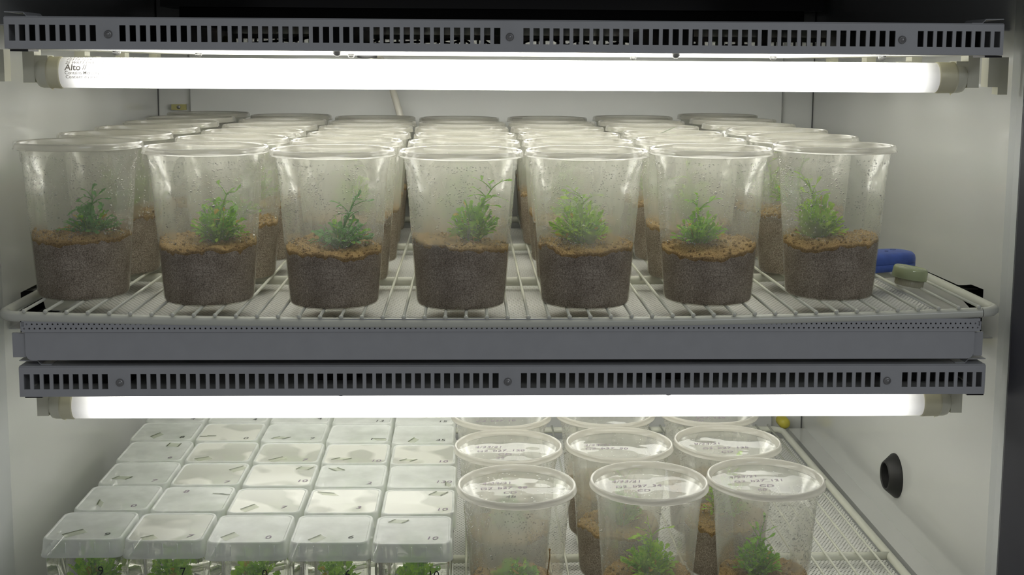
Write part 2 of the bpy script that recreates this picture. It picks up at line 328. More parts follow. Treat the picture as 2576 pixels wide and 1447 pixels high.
# ------------------------------------------------------------------ light fixtures
FX0, FX1, FY, FYB = -.3990, .4705, 1.0887, 1.63
TUBE_Y = (1.14, 1.287, 1.434, 1.581)
def slotted(b, y, z0, z1, th, zs0, zs1):
    grp = [(-.3950, 9, 8.63), (-.3012, 38, 37.63), (.0467, 38, 37.63), (.3938, 9, 8.63)]
    ends = (-.3211, .0267, .3740, .4674); cuts = []
    for (x0, n, k), xe in zip(grp, ends):
        p = (xe-x0)/k
        for i in range(n): cuts.append((x0+i*p, x0+i*p+.63*p))
    zm = z0-zt_ref
    b.box(FX0, FX1, y, y+th, z0, zs0); b.box(FX0, FX1, y, y+th, zs1, z1)
    x = FX0
    for a, c in cuts+[(FX1, FX1)]:
        b.box(x, a, y, y+th, zs0, zs1); x = c
zt_ref = 0
def fixture(zt, label, mid_label):
    """zt = height of the housing's top edge"""
    H = .0266; zb = zt-H
    t = tag(empty('light_fixture', (0, 0, Z(zb))), label, 'light fixture', 'light fixtures')
    b = MB(); slotted(b, FY, 0, H, .0016, H-.0199, H-.0061)
    b.add([(FX0, FY, H), (FX1, FY, H), (FX1, FY+.0022, H+.0008), (FX0, FY+.0022, H+.0008)], [(0, 1, 2, 3)], 0)
    b.build('front_panel', M_STEEL, t)
    b = MB(); slotted(b, FYB, 0, H, .0012, H-.0199, H-.0061); b.build('back_panel', M_STEEL, t)
    for X in (FX0, FX1-.0012):
        b = MB(); b.box(X, X+.0012, FY+.0016, FYB, 0, H); b.build('end_plate', M_STEEL, t)
    b = MB(); b.box(FX0, FX1, FY+.0016, FYB+.0012, H, H+.0010); b.build('top_cover', M_STEEL, t)
    b = MB(); b.box(FX0+.002, FX1-.002, FY+.003, FYB-.001, -.0004, .0012); b.build('reflector_pan', M_PAN, t)
    for x0, x1, y0, y1 in ((XL+.001, FX0-.0004, 1.26, 1.895), (FX1+.0004, XR-.001, 1.21, 1.895), (FX0, FX1, FYB+.0014, 1.894)):
        b = MB(); b.box(x0, x1, y0, y1, H-.002, H-.001); b.build('added_light_baffle', M_STEEL, t)  # sheets added around the fixture to stop light leaking upward
    for X in (-.3105, .0350, .3800):
        b = MB(); b.lathe([(.0001, -.0022), (.0022, -.0021), (.0034, -.0012), (.0036, 0)], 16, (X, FY, H/2-.0005), axis='y', cap0=True)
        b.lathe([(.0018, -.0030), (.0020, -.0021)], 12, (X, FY, H/2-.0005), axis='y', cap0=True); b.build('panel_screw', M_SCREW, t)
    for X, Y in ((-.1165, 1.105), (.1830, 1.105), (-.132, 1.40), (.197, 1.50), (-.335, 1.20), (-.29, 1.35), (.40, 1.2), (.33, 1.35)):
        b = MB(); b.lathe([(.0036, 0), (.0038, -.0016), (.0030, -.0036), (.0012, -.0044)], 12, (X, Y, -.0003), cap1=True); b.box(X-.003, X+.003, Y-.0045, Y-.0036, -.0024, -.0017); b.build('pan_screw', M_SCREW, t)
    for Y in TUBE_Y:
        for s, xb, xs, xc, xe in ((1, -.3993, -.3889, -.3774, -.3665), (-1, .4679, .4572, .4464, .4302)):
            k = MB(); x0, x1 = sorted((xb, xs)); k.box(x0, x1, Y-.009, Y+.009, -.0297, .0)
            x0, x1 = sorted((xs, xc)); k.box(x0, x1, Y-.0085, Y+.0085, -.020, -.0055)
            so = k.build('lamp_socket', M_SOCK, t)
            k = MB(); zc = TZ; r = .0139
            k.lathe([(.0001, xs), (r*.72, xs), (r*.93, xs+s*.002), (r, xs+s*.005), (r, xc)], 28, (0, Y, zc), axis='x'); k.build('socket_body', M_SOCK, so)
            k = MB(); k.lathe([(r, xc-s*.001), (r+.0006, xc), (r+.0009, xc+s*.001), (r+.0002, xc+s*.002), (r+.0006, xe-s*.0015), (r+.0002, xe), (.0100, xe)], 28, (0, Y, zc), axis='x')
            k.add([(xc+s*.001, Y-.0035, zc-r*.96), (xc+s*.001, Y+.0035, zc-r*.96), (xc+s*.001, Y, zc-r-.0026), (xc+s*.0025, Y, zc-r*.9)], [(0, 2, 1), (0, 3, 2), (1, 2, 3), (0, 1, 3)])
            c = k.build('sealing_collar', M_COLLAR, so); c['label'] = 'yellowed sealing collar around the tube end'
    for X in (-.3960, .4560):
        b = MB(); b.box(X, X+.0155, FY+.004, FY+.030, -.0022, -.0005); b.build('rubber_pad', M_BLACKM, t)
    for x0, x1, x2 in ((-.4005, -.3845, -.372), (.4725, .4565, .444)):
        b = MB(); z = H+.0010
        path = [(x2, z+.0006), (x1+(x2-x1)*.25, z+.0006), (x1, z+.0040), (x0, z+.0042)]
        for (xa, za), (xb_, zb_) in zip(path, path[1:]):
            b.add([(xa, FY+.006, za), (xb_, FY+.006, zb_), (xb_, FY+.05, zb_), (xa, FY+.05, za), (xa, FY+.006, za-.0007), (xb_, FY+.006, zb_-.0007), (xb_, FY+.05, zb_-.0007), (xa, FY+.05, za-.0007)],
                  [(0, 1, 2, 3), (7, 6, 5, 4), (0, 4, 5, 1), (3, 2, 6, 7), (1, 5, 6, 2), (0, 3, 7, 4)])
        b.build('mounting_tab', M_STEEL, t)
    for x0, x1, y0 in ((-.145, -.105, 1.14), (.172, .205, 1.14), (-.392, -.315, 1.13), (.395, .462, 1.13), (-.30, -.268, 1.2)):
        b = MB(); b.box(x0, x1, y0, y0+.20, .0016, H-.003); b.box(x0-.002, x1+.002, y0+.01, y0+.03, .0014, .003); b.build('ballast', M_BLACKM, t)
    rnd = random.Random(3); b = MB()
    for k in range(9):
        x0 = -.26+.07*k; p = [(x0+.02*j+rnd.uniform(-.01, .01), 1.22+.03*k+rnd.uniform(-.03, .03), .004+.012*rnd.random()) for j in range(6)]
        b.tube(p, .0013, 6)
    b.build('wiring', M_BLACKM, t)
    for X, Y in ((-.282, 1.25), (-.245, 1.27), (.420, 1.32)):
        b = MB(); b.lathe([(.0048, 0), (.0042, .007), (.0024, .0125)], 10, (X, Y, .003), cap0=True, cap1=True); b.build('wire_nut', M_YEL, t)
    return t
TZ = -.0206
FT_UP, FT_LO = .0380, -.2690
fixture(FT_UP, 'upper grey slotted light fixture above the tall round cups', 'upper')
fixture(FT_LO, 'lower grey slotted light fixture under the shelf tray, above the square boxes', 'lower')

RT = .0137
def wrap_text(b, body, x, z, size, R=RT+.00025, **kw):
    vs, fs = text_mesh(body, size, **kw)
    out_ = []
    for vx, vy in vs:
        a = math.asin(max(-.999, min(.999, z/RT)))+vy/RT        # arc length up the tube
        out_.append((x+vx, -R*math.cos(a), R*math.sin(a)))
    b.add(out_, fs)
def tube(y, zc, label, group, text=False):
    xm = (-.3665+.4302)/2; hl = (.4302+.3665)/2+.003
    t = tag(empty('fluorescent_tube', (xm, y, Z(zc))), label, 'fluorescent tube', group)
    b = MB(); n = 20; b.lathe([(RT, -hl+2*hl*i/n) for i in range(n+1)], 24, axis='x', cap0=True, cap1=True); b.build('glass_tube', M_TUBE if zc > -.1 else M_TUBEL, t)
    for s in (-1, 1):
        b = MB(); b.lathe([(RT-.0006, s*hl), (RT-.0006, s*(hl+.004)), (.004, s*(hl+.005))], 20, axis='x', cap1=True); b.build('end_cap', M_SCREW, t)
    if text:
        b = MB(); X = -.3610-xm
        wrap_text(b, 'PHILIPS', X+.002, .0128, .0066, bold=.0001); wrap_text(b, 'PHILIPS', X+.040, .0130, .0060, bold=.0001)
        wrap_text(b, 'F25T8/TL841', X+.0005, .0108, .0044, shear=.25, bold=.00006)
        wrap_text(b, '25 WATT USA', X, .0078, .0040, shear=.2, bold=.00006)
        wrap_text(b, 'Alto', X, .0022, .0080, bold=.00016)
        wrap_text(b, 'II', X+.0150, .0026, .0070, shear=.3); wrap_text(b, 'TM', X+.0196, .0064, .0016)
        wrap_text(b, 'TECHNOLOGY', X+.0195, .0012, .0028)
        wrap_text(b, 'Contains Mercury', X, -.0014, .0042, bold=.00002)
        wrap_text(b, 'Contient du mercure', X+.0006, -.0050, .0042, bold=.00002)
        wrap_text(b, 'Hg', X+.0368, -.0026, .0042)
        wrap_text(b, 'RI', X+.035, -.0108, .0040)
        def ring(cx, cz, r0, r1, n=20):
            vs = []
            for k in range(n):
                for r in (r0, r1):
                    a0 = math.asin(cz/RT)+r*math.sin(2*PI*k/n)/RT; vs.append((cx+r*math.cos(2*PI*k/n), -(RT+.00025)*math.cos(a0), (RT+.00025)*math.sin(a0)))
            b.add(vs, [(2*k, 2*k+1, 2*((k+1) % n)+1, 2*((k+1) % n)) for k in range(n)])
        ring(X+.0390, -.0010, .0026, .0029)
        def seg(x0, z0, x1, z1, w_=.00018):
            def P(x, z): a = math.asin(z/RT); return (x, -(RT+.00027)*math.cos(a), (RT+.00027)*math.sin(a))
            b.add([P(x0, z0-w_), P(x1, z1-w_), P(x1, z1+w_), P(x0, z0+w_)], [(0, 1, 2, 3)])
        cx = X+.0345
        seg(cx-.0022, .0074, cx+.0022, .0108); seg(cx-.0022, .0108, cx+.0022, .0074); seg(cx-.0014, .0104, cx+.0014, .0104); seg(cx-.0012, .0078, cx+.0012, .0078)
        b.add([(cx-.0014, -(RT+.00027)*.8, .0078), (cx-.0011, -(RT+.00027)*.8, .0078), (cx-.0013, -(RT+.00027)*.66, .0104), (cx-.0016, -(RT+.00027)*.66, .0104)], [(0, 1, 2, 3)])
        b.build('printed_text', M_PRINT, t)
    return t
for i, y in enumerate(TUBE_Y):
    pos = ('foremost', 'second from front', 'third from front', 'rearmost')[i]
    tube(y, FT_UP-.0266+TZ, ('glowing tube with grey maker print at its left end, foremost under the upper fixture' if i == 0 else f'glowing white tube under the upper fixture, {pos}'), 'fluorescent tubes', i == 0)
    tube(y, FT_LO-.0266+TZ, f'glowing white tube under the lower fixture, {pos}', 'fluorescent tubes')
# small grey blocks beyond the sockets, close to the jambs
for X, s, lab in ((-.4190, 1, 'left'), (.4800, -1, 'right')):
    b = MB(); x0, x1 = sorted((X, X+s*-.011)); b.box(x0, x1, 1.140, 1.156, Z(-.0175), Z(.0112))
    x0, x1 = sorted((X-s*.0105, X-s*.0195)); b.box(x0, x1, 1.142, 1.155, Z(-.0245), Z(.0100))
    tag(b.build('end_block', M_SOCK), f'small grey block beyond the {lab} end of the top tube', 'bracket', 'end blocks')

# ------------------------------------------------------------------ wire shelves
XC, HW = .0344, .4261
def wz(x, sag): t_ = (x-XC)/HW; return (sag*(t_*t_-1)+.0016*t_ if sag else 0)
Z_UP, Z_LO = -.2158, -.5487
def shelf(zl, sag, label, ycross, yback=1.815):
    t = tag(empty('wire_shelf', (0, 0, Z(zl))), label, 'shelf', 'wire shelves')
    b = MB(); r = .0047; y0 = 1.0905; X0, X1 = XC-.4495, XC+.4470; cr = .017; pts = []
    for cx, cy, a0 in ((X1-cr, y0+cr, -PI/2), (X1-cr, yback-cr, 0), (X0+cr, yback-cr, PI/2), (X0+cr, y0+cr, PI)):
        for k in range(7):
            a = a0+PI/2*k/6; pts.append((cx+cr*math.cos(a), cy+cr*math.sin(a)))
        if a0 == PI/2 or a0 == PI: pass
    # densify the long edges so that the sag shows
    P = []
    for i in range(len(pts)):
        a, c = pts[i], pts[(i+1) % len(pts)]; n = max(1, int(abs(a[0]-c[0])/.05))
        for k in range(n): P.append((a[0]+(c[0]-a[0])*k/n, a[1]+(c[1]-a[1])*k/n))
    P.append(P[0]); b.tube([(x, y, wz(x, sag)-.0014-r+.004*(y-y0)*(1 if sag else 0)) for x, y in P], r, 12, caps=False); b.build('frame', M_WIRE, t)
    me = None
    for i in range(47):
        x = -.3917+(.4605+.3917)*i/46
        if me is None:
            k = MB(); k.tube([(0, y0-.0028, 0), (0, 1.45, 0), (0, yback+.002, 0)], .0014, 8); k.sphere((0, y0-.0030, -.0002), .0021, 10, 6); me = k.mesh('wire', M_WIRE)
        o = link('wire', me, t, (x, 0, wz(x, sag))); o.rotation_euler = (.004 if sag else 0, 0, 0); o.location.z -= .004*y0 if sag else 0
    for yc in ycross:
        k = MB(); k.tube([(X0+(X1-X0)*j/16, yc, wz(X0+(X1-X0)*j/16, sag)-.0014-r+.004*(yc-y0)*(1 if sag else 0)) for j in range(17)], r, 12); k.build('crossbar', M_WIRE, t)
    return t
shelf(Z_UP, .0076, 'cream wire shelf carrying the six rows of tall round cups', (1.300, 1.545))
shelf(Z_LO, 0, 'cream wire shelf carrying the square boxes and nine round cups', (1.345, 1.596), 1.842)

def panel(x0, x1, y0, y1, z, label):
    t = tag(empty('perforated_panel', (0, 0, Z(z))), label, 'panel', 'perforated panels')
    b = MB(); b.add([(x0, y0, 0), (x1, y0, 0), (x1, y1, 0), (x0, y1, 0)], [(0, 1, 2, 3)]); b.build('sheet', M_PERF, t)
    for X in (x0-.004, x1):
        b = MB(); b.box(X, X+.004, y0, y1, -.004, .0004); b.build('side_rail', M_STEEL, t)
    b = MB(); b.box(x0-.004, x1+.004, y0, y1, -.012, -.011); b.build('backing_sheet', M_GAL, t)
panel(-.388, .459, 1.0955, 1.80, -.2375, 'white perforated sheet beneath the upper wire shelf')
panel(-.405, .482, 1.0955, 1.83, -.5660, 'white perforated sheet beneath the lower wire shelf')

# tray below the upper shelf: plain front with a perforated upstand
t = tag(empty('shelf_tray', (0, 1.0887, Z(-.2366))), 'grey metal tray front under the upper shelf with two rows of small holes', 'tray')
b = MB(); x0, x1, cr = -.3924, .4585, .006
zb = -.0259; n = 6
pts = [(x0, 0), (x1, 0)]+[(x1-cr+cr*math.cos(a), zb+cr-cr*math.sin(a)) for a in [PI/2*k/n for k in range(n+1)]]+[(x0+cr-cr*math.sin(a), zb+cr-cr*math.cos(a)) for a in [PI/2*k/n for k in range(n+1)]]
vs = [(x, 0, z) for x, z in pts]+[(x, .0035, z) for x, z in pts]; N = len(pts)
b.add(vs, [tuple(range(N))]+[(i, (i+1) % N, N+(i+1) % N, N+i) for i in range(1, N)]+[tuple(reversed(range(N, 2*N)))]); b.build('tray_box', M_STEEL, t)
b = MB(); X0, X1 = -.3955, .4636; px = .00452; rows = (.0030, .0069); zt_, zb_ = .0110, 0.0
# upstand with real round holes (octagons cut into a strip of cells)
def holes_strip(b, x0, x1, zc, h, off, rad):
    nc = int((x1-x0)/px); p = (x1-x0)/nc
    for i in range(nc):
        cx = x0+(i+.5)*p+off
        xa, xb = x0+i*p+off, x0+(i+1)*p+off
        out_ = [(xb, zc), (xb, zc+h), (cx, zc+h), (xa, zc+h), (xa, zc), (xa, zc-h), (cx, zc-h), (xb, zc-h)]
        inn = [(cx+rad*math.cos(PI/4*k), zc+rad*math.sin(PI/4*k)) for k in range(8)]
        if xb > X1 or xa < X0: continue
        vs = [(x, 0, z) for x, z in out_]+[(x, 0, z) for x, z in inn]+[(x, .0012, z) for x, z in inn]
        b.add(vs, [(k, (k+1) % 8, 8+(k+1) % 8, 8+k) for k in range(8)]+[(8+k, 8+(k+1) % 8, 16+(k+1) % 8, 16+k) for k in range(8)])
for i, zc in enumerate(rows): holes_strip(b, X0+.0008, X1-.0008, zc, .00195, px/2*(i % 2), .00085)
b.box(X0, X1, 0, .0008, -.0003, rows[0]-.00195); b.box(X0, X1, 0, .0008, rows[1]+.00195, .0115)
b.box(X0, X0+.0062, .0014, .0024, -.0003, .0115); b.box(X1-.0062, X1, .0014, .0024, -.0003, .0115); b.box(X0, X0+.0009, 0, .0024, -.0003, .0115); b.box(X1-.0009, X1, 0, .0024, -.0003, .0115)
b.add([(X0, -.0002+.006, -.0003), (X1, .0058, -.0003), (X1, .0058, .0115), (X0, .0058, .0115)], [(0, 1, 2, 3)], 1)
b.build('perforated_lip', [M_STEEL, M_GAL], t, (0, -.0012, 0))
b = MB(); b.box(-.405, -.3935, .004, .0065, -.024, -.002); b.build('runner', M_STEEL, t)
b = MB(); b.box(.4600, .4680, .004, .0065, -.024, -.002); b.build('runner', M_STEEL, t)
# plain metal channel on the right between sheet and wall
b = MB(); prism(b, [(-.394, 1.75), (-.500, 1.75), (-.500, 1.345), (-.466, 1.345), (-.425, 1.24), (-.394, 1.225)], Z(-.2470), Z(-.2458)); tag(b.build('side_channel', M_GAL), 'plain grey metal channel between the left end of upper shelf and wall', 'channel')
b = MB(); prism(b, [(.4645, 1.215), (.474, 1.196), (.490, 1.192), (.500, 1.20), (.508, 1.235), (.526, 1.315), (.555, 1.315), (.555, 1.745), (.4645, 1.745)], Z(-.2400), Z(-.2388))
tag(b.build('side_channel', M_GAL), 'plain grey metal channel between the right end of upper shelf and wall', 'channel')

# ------------------------------------------------------------------ round lidded cups
H_CUP = .1468
def cup_r(z):                                # outer wall radius by height
    zs = [(0, .0378), (.0008, .0400), (.0028, .0413), (.007, .0419), (.060, .0457), (.128, .0507), (.1285, .0516), (.139, .0526)]
    for (za, ra), (zb, rb) in zip(zs, zs[1:]):
        if z <= zb: return ra+(rb-ra)*(z-za)/(zb-za)
    return .053
def cup_mesh():
    b = MB(); b.lathe([(.0001, .0014), (.034, .0013), (.0362, .0004)]+[(cup_r(z), z) for z in (0, .0008, .0028, .007, .03, .06, .09, .128, .1285, .139)]+[(.0545, .1392), (.0545, .1402)], 56)
    return b.mesh('cup_body', M_CUP)
def lid_mesh(film, rim):
    b = MB()
    b.lathe([(.0550, .1412), (.0572, .1408), (.0584, .1404), (.0585, .1412), (.0578, .1420), (.0577, .1446), (.0572, .1461), (.0563, .1468), (.0553, .1466), (.0547, .1456)], 64, mi=0)
    b.lathe([(.0547, .1456), (.0541, .1430), (.0532, .1414), (.0527, .1404)], 64, mi=0)
    b.lathe([(.0527, .1404), (.050, .1400), (.040, .1403), (.026, .1408), (.012, .1411), (.0001, .1412)], 64, mi=1)
    return b.mesh('lid', [rim, film])
def soil_mesh(seed, h, tilt=(0, 0), amp=.0045):
    rnd = Vector((seed*3.1, seed*1.7, seed*.9)); b = MB(); seg = 84
    def top(x, y):
        return h+tilt[0]*x/.045+tilt[1]*y/.045+amp*noise.noise(Vector((x*38, y*38, 0))+rnd)+.0030*noise.noise(Vector((x*150, y*150, 2))+rnd)+.0022*noise.noise(Vector((x*420, y*420, 5))+rnd)
    vs = []; rings = []
    zz = [.0016, .0034, .0075, .03]
    for z in zz:
        rings.append([((cup_r(z)-.0009)*math.cos(2*PI*k/seg), (cup_r(z)-.0009)*math.sin(2*PI*k/seg), z) for k in range(seg)])
    R = cup_r(h)-.0010; rr = []
    for k in range(seg):                     # ragged upper border of the packed sand, below the crumbly crust
        x, y = R*math.cos(2*PI*k/seg), R*math.sin(2*PI*k/seg); z = top(x, y)-.0035-.0022*noise.noise(Vector((x*260, y*260, 9))+rnd); f = (cup_r(z)-.0009)/R; rr.append((x*f, y*f, z))
    rings.append(rr)
    for q in (1, .985, .95, .9, .84, .78, .7, .62, .54, .45, .36, .27, .18, .09, .02):
        rr = []
        for k in range(seg):
            x, y = R*q*math.cos(2*PI*k/seg), R*q*math.sin(2*PI*k/seg); z = top(x, y)-(.0012 if q == 1 else 0)
            if q == 1: f = (cup_r(z)-.0009)/R; x, y = x*f, y*f
            rr.append((x, y, z))
        rings.append(rr)
    for rr in rings: vs += rr
    fs = [(i*seg+k, i*seg+(k+1) % seg, (i+1)*seg+(k+1) % seg, (i+1)*seg+k) for i in range(len(rings)-1) for k in range(seg)]
    nside = len(zz)*seg; b.add(vs, fs[nside:]+[], 0, True); b.add(vs, fs[:nside]+[tuple(reversed(range(seg)))], 1, True)
    rd = random.Random(seed)
    for k in range(170):                    # loose crumbs
        a = rd.uniform(0, 2*PI); q = R*math.sqrt(rd.random())*.97; x, y = q*math.cos(a), q*math.sin(a); s = rd.uniform(.0006, .0020)
        b.sphere((x, y, top(x, y)+s*.2), s, 5, 3, 0)
    return b.mesh('soil', [M_SOIL, M_SOILS])
def plant_mesh(seed, w_, h_, dense=90, lean=(0, 0), shoot=None, mats=None, leaf=1.0, name='seedling'):
    """a clump of lobed leaves on curved petioles; w_ half width, h_ height of the clump, shoot = (dx, dz) of a taller leader"""
    rd = random.Random(seed); b = MB()
    def leafblade(p, d, size, mi):
        d = d.normalized(); side = d.cross(Vector((rd.uniform(-.6, .6), rd.uniform(-.6, .6), 1))).normalized(); nn = side.cross(d).normalized()
        prof = [(0, .06), (.18, .14), (.36, .30), (.48, .20), (.58, .42), (.70, .26), (.80, .34), (.92, .16), (1.0, .0)]
        cup = rd.uniform(-.25, .25); droop = rd.uniform(0, .5); vs = []
        for tt, ww in prof:
            c = p+d*size*tt-Vector((0, 0, 1))*size*droop*tt*tt+nn*0
            vs += [c+side*size*ww*.75+nn*size*ww*cup, c-nn*size*.02, c-side*size*ww*.75+nn*size*ww*cup]
        fs = []
        for i in range(len(prof)-1):
            a = 3*i; fs += [(a, a+1, a+4, a+3), (a+1, a+2, a+5, a+4)]
        b.add(vs, fs, mi, True)
    def frond(base, tip, r, size, mi, side_leaves=1):
        mid = (base+tip)/2+Vector((rd.uniform(-.2, .2), rd.uniform(-.2, .2), .35))*(tip-base).length*.5
        pts = [base*(1-t)**2+mid*2*t*(1-t)+tip*t*t for t in (0, .25, .5, .75, 1)]
        b.tube(pts, [r, r*.9, r*.8, r*.7, r*.5], 4, mi, caps=False)
        leafblade(pts[-1], pts[-1]-pts[-2]+Vector((rd.uniform(-.3, .3), rd.uniform(-.3, .3), rd.uniform(-.2, .3)))*.004, size, mi)
        for k in range(side_leaves):
            q = pts[3] if k < 2 else pts[2]; dd = Vector((rd.uniform(-1, 1), rd.uniform(-1, 1), rd.uniform(-.1, .8)))
            leafblade(q, dd, size*rd.uniform(.45, .8), mi)
    for k in range(int(dense*1.7)):
        a = rd.uniform(0, 2*PI); q = math.sqrt(rd.random()); rr = w_*q
        hh = h_*(1-q*q*.55)*rd.uniform(.30, 1.0)
        tip = Vector((rr*math.cos(a)+lean[0]*hh/h_, rr*math.sin(a)+lean[1]*hh/h_, hh)); base = Vector((tip.x*.25, tip.y*.25, -.002))
        mi = 1 if rd.random() < .12 else (2 if rd.random() < .035 else 0)
        frond(base, tip, .00045, leaf*rd.uniform(.0055, .0095), mi, rd.choice((1, 2, 2, 3)))
    if shoot:
        dx, dz = shoot; base = Vector((lean[0]*.6, lean[1]*.6, h_*.55)); top_ = Vector((dx, 0, dz))
        pts = [base.lerp(top_, t)+Vector((0, 0, .1*math.sin(t*PI)*(dz-h_))) for t in (0, .3, .6, .85)]
        b.tube(pts, [.0011, .0010, .0009, .0007], 6, 0)
        for k in range(9):
            q = pts[min(3, 1+k//3)]; an = rd.uniform(-1, 1)
            tip = q+Vector((an*.014, rd.uniform(-.008, .008), rd.uniform(-.001, .013)+(.002 if k > 5 else 0)))
            frond(q, tip, .0005, leaf*rd.uniform(.007, .011), 0, 1)
    return b.mesh(name, mats or [M_LEAF, M_LEAFY, M_DEAD])
def drops_mesh(seed, n=520, big=12, zlo=.058, zhi=.134, lo=.00042, hi=.00085):
    rd = random.Random(seed); b = MB(); k = 0
    while k < n:
        a = rd.uniform(PI*.98, PI*2.02); z = rd.uniform(zlo, zhi)      # the camera-side half holds the visible drops
        if noise.noise(Vector((a*2.2+seed, z*30, seed))) < -.12 and rd.random() < .8: k += .3; continue
        r = rd.uniform(lo, hi) if k >= big else rd.uniform(.0011, .0017)
        R = cup_r(z)-.0001; nn = Vector((math.cos(a), math.sin(a), .06)); b.sphere((R*nn.x, R*nn.y, z), r, 7, 2, 0, True, nn, .65); k += 1
    for k in range(70):                     # ring of beads under the rim
        a = rd.uniform(PI, 2*PI); z = .1345+rd.uniform(-.001, .001); R = cup_r(z)-.0001; nn = Vector((math.cos(a), math.sin(a), .06))
        b.sphere((R*nn.x, R*nn.y, z), rd.uniform(.0004, .0008), 7, 2, 0, True, nn, .65)
    return b.mesh('condensation', M_DROP)
CUPME, LIDU, LIDL = cup_mesh(), lid_mesh(M_LIDU, M_RIM), lid_mesh(M_LIDF, M_RIML)
DROPS = [drops_mesh(11+i, (1300, 1000, 1500, 1100)[i]) for i in range(4)]
DROPSL = [drops_mesh(31+i, (1000, 800, 1300)[i], 16, .062) for i in range(3)]
def marker(lines, parent, name='handwriting', mat=M_INK, z=.0, jit=1.0, seed=0):
    """lines = [(text, x, y, size)] lying flat at height z"""
    b = MB(); rd = random.Random(seed)
    for body, x, y, size in lines:
        vs, fs = text_mesh(body, size, sx=1.15, shear=.15)
        a = math.radians(rd.uniform(-3, 5)*jit)
        b.add([(x+vx*math.cos(a)-vy*math.sin(a), y+vx*math.sin(a)+vy*math.cos(a), z if z < .12 else .1413-.42*max(0, math.hypot(x+vx, y+vy)-.012)**2*1.3) for vx, vy in vs], fs)
    return b.build(name, mat, parent)
def make_cup(x, y, zb, label, group, lid, soilme, plantme, drops, ploc=(0, 0), rz=0, psoil=.058, wide=1.0):
    t = tag(empty('lidded_plant_cup', (x, y, zb)), label, 'plant cup', group)
    t.scale = (wide, wide, .986)
    link('cup_body', CUPME, t, rot=(0, 0, rz)); link('lid', lid, t, rot=(0, 0, rz*1.7)); link('soil', soilme, t)
    if plantme: link('seedling', plantme, t, (ploc[0], ploc[1], psoil))
    if drops:
        d = link('condensation', drops, t); d['kind'] = 'stuff'
    return t
def shelf_top(x, y): return Z(Z_UP+wz(x, .0076)+.004*(y-1.0905)+.0004)

front = [  # x, y, soil height, soil tilt, plant(w,h,dense,offset x,y,lean,shoot), label
 (-0.3642, 1.170, .0585, (.000, .0015), (.024, .026, 60, .006, .004, (.0, 0), (.004, .036)), 'lidded cup with a faint bluish seedling, leftmost in the upper shelf front row', 'B'),
 (-0.2442, 1.159, .0570, (-.001, .003), (.022, .036, 105, .010, .000, (.0, 0), (.009, .048)), 'lidded cup with bright green seedling over golden crumbs, second from left, upper front row', 'A'),
 (-0.1263, 1.152, .0545, (-.0015, .003), (.025, .026, 70, .006, .004, (.003, 0), (.012, .040)), 'lidded cup with thin seedling behind heavy fogging, third from left, upper front row', 'B'),
 (-0.0078, 1.1495, .0600, (-.004, .000), (.019, .040, 120, .011, .004, (.002, 0), (.020, .054)), 'lidded cup whose tall seedling leans right, middle of the upper shelf front row', 'A'),
 (0.1093, 1.152, .0570, (.000, .002), (.024, .040, 120, -.003, .002, (-.002, 0), (.000, .047)), 'lidded cup with bushy light green seedling, third from right, upper front row', 'Y'),
 (0.2270, 1.158, .0530, (.003, .003), (.021, .032, 85, -.010, .003, (.003, 0), (-.002, .042)), 'lidded cup with narrow seedling beaded with water, second from right, upper front row', 'A'),
 (0.3465, 1.168, .0555, (.003, .001), (.021, .040, 115, -.010, .003, (-.004, 0), (-.012, .054)), 'lidded cup with tall yellow-flecked seedling, rightmost in the upper front row beside blue holder', 'Y'),
]
MSET = {'A': [M_LEAF, M_LEAFY, M_DEAD], 'B': [M_LEAFB, M_LEAF, M_DEAD], 'Y': [M_LEAFY, M_LEAF, M_DEAD]}
for i, (x, y, h, tl, pl, lab, ms) in enumerate(front):
    pw, ph, dn, px_, py_, lean, sh = pl
    make_cup(x, y, shelf_top(x, y), lab, 'round cups on the upper shelf', LIDU, soil_mesh(i+1, h, tl), plant_mesh(40+i, pw, ph, dn, lean, sh, MSET[ms]), DROPS[i % 4], (px_, py_), rz=i*1.3, psoil=h-.001)
# the five rows behind
rowsXY = [[(-.3669, 1.300), (-.2440, 1.2881), (-.1259, 1.2807), (-.0055, 1.278), (.1122, 1.2801), (.2303, 1.287), (.3514, 1.299)],
          [(-.3640, 1.4185), (-.2424, 1.4068), (-.1239, 1.4018), (-.0049, 1.400), (.1128, 1.4015), (.2315, 1.4062), (.3534, 1.4180)],
          [(-.3666, 1.540), (-.2449, 1.5357), (-.1274, 1.533), (-.0095, 1.532), (.1086, 1.5327), (.2268, 1.5352), (.3482, 1.5395)],
          [(-.3693, 1.661), (-.2477, 1.6589), (-.1286, 1.6575), (-.0093, 1.657), (.1099, 1.6574), (.2304, 1.6586), (.3540, 1.6609)],
          [(-.3735, 1.795), (-.2556, 1.795), (-.1353, 1.795), (-.0146, 1.795), (.1123, 1.795), (.2364, 1.795), (.3599, 1.795)]]
SOILS = [soil_mesh(20+i, hh, (.001*i, .001)) for i, hh in enumerate((.062, .059, .066, .060))]
PLS = [plant_mesh(80, .022, .040, 70, (0, 0), (.006, .052), MSET['A']), plant_mesh(81, .024, .030, 60, (0, 0), None, MSET['A']), plant_mesh(82, .018, .042, 60, (.003, 0), (-.008, .058), MSET['Y'])]
cols = ('leftmost', 'second from left', 'third from left', 'middle', 'third from right', 'second from right', 'rightmost'); rown = ('second', 'third', 'fourth', 'fifth', 'rearmost')
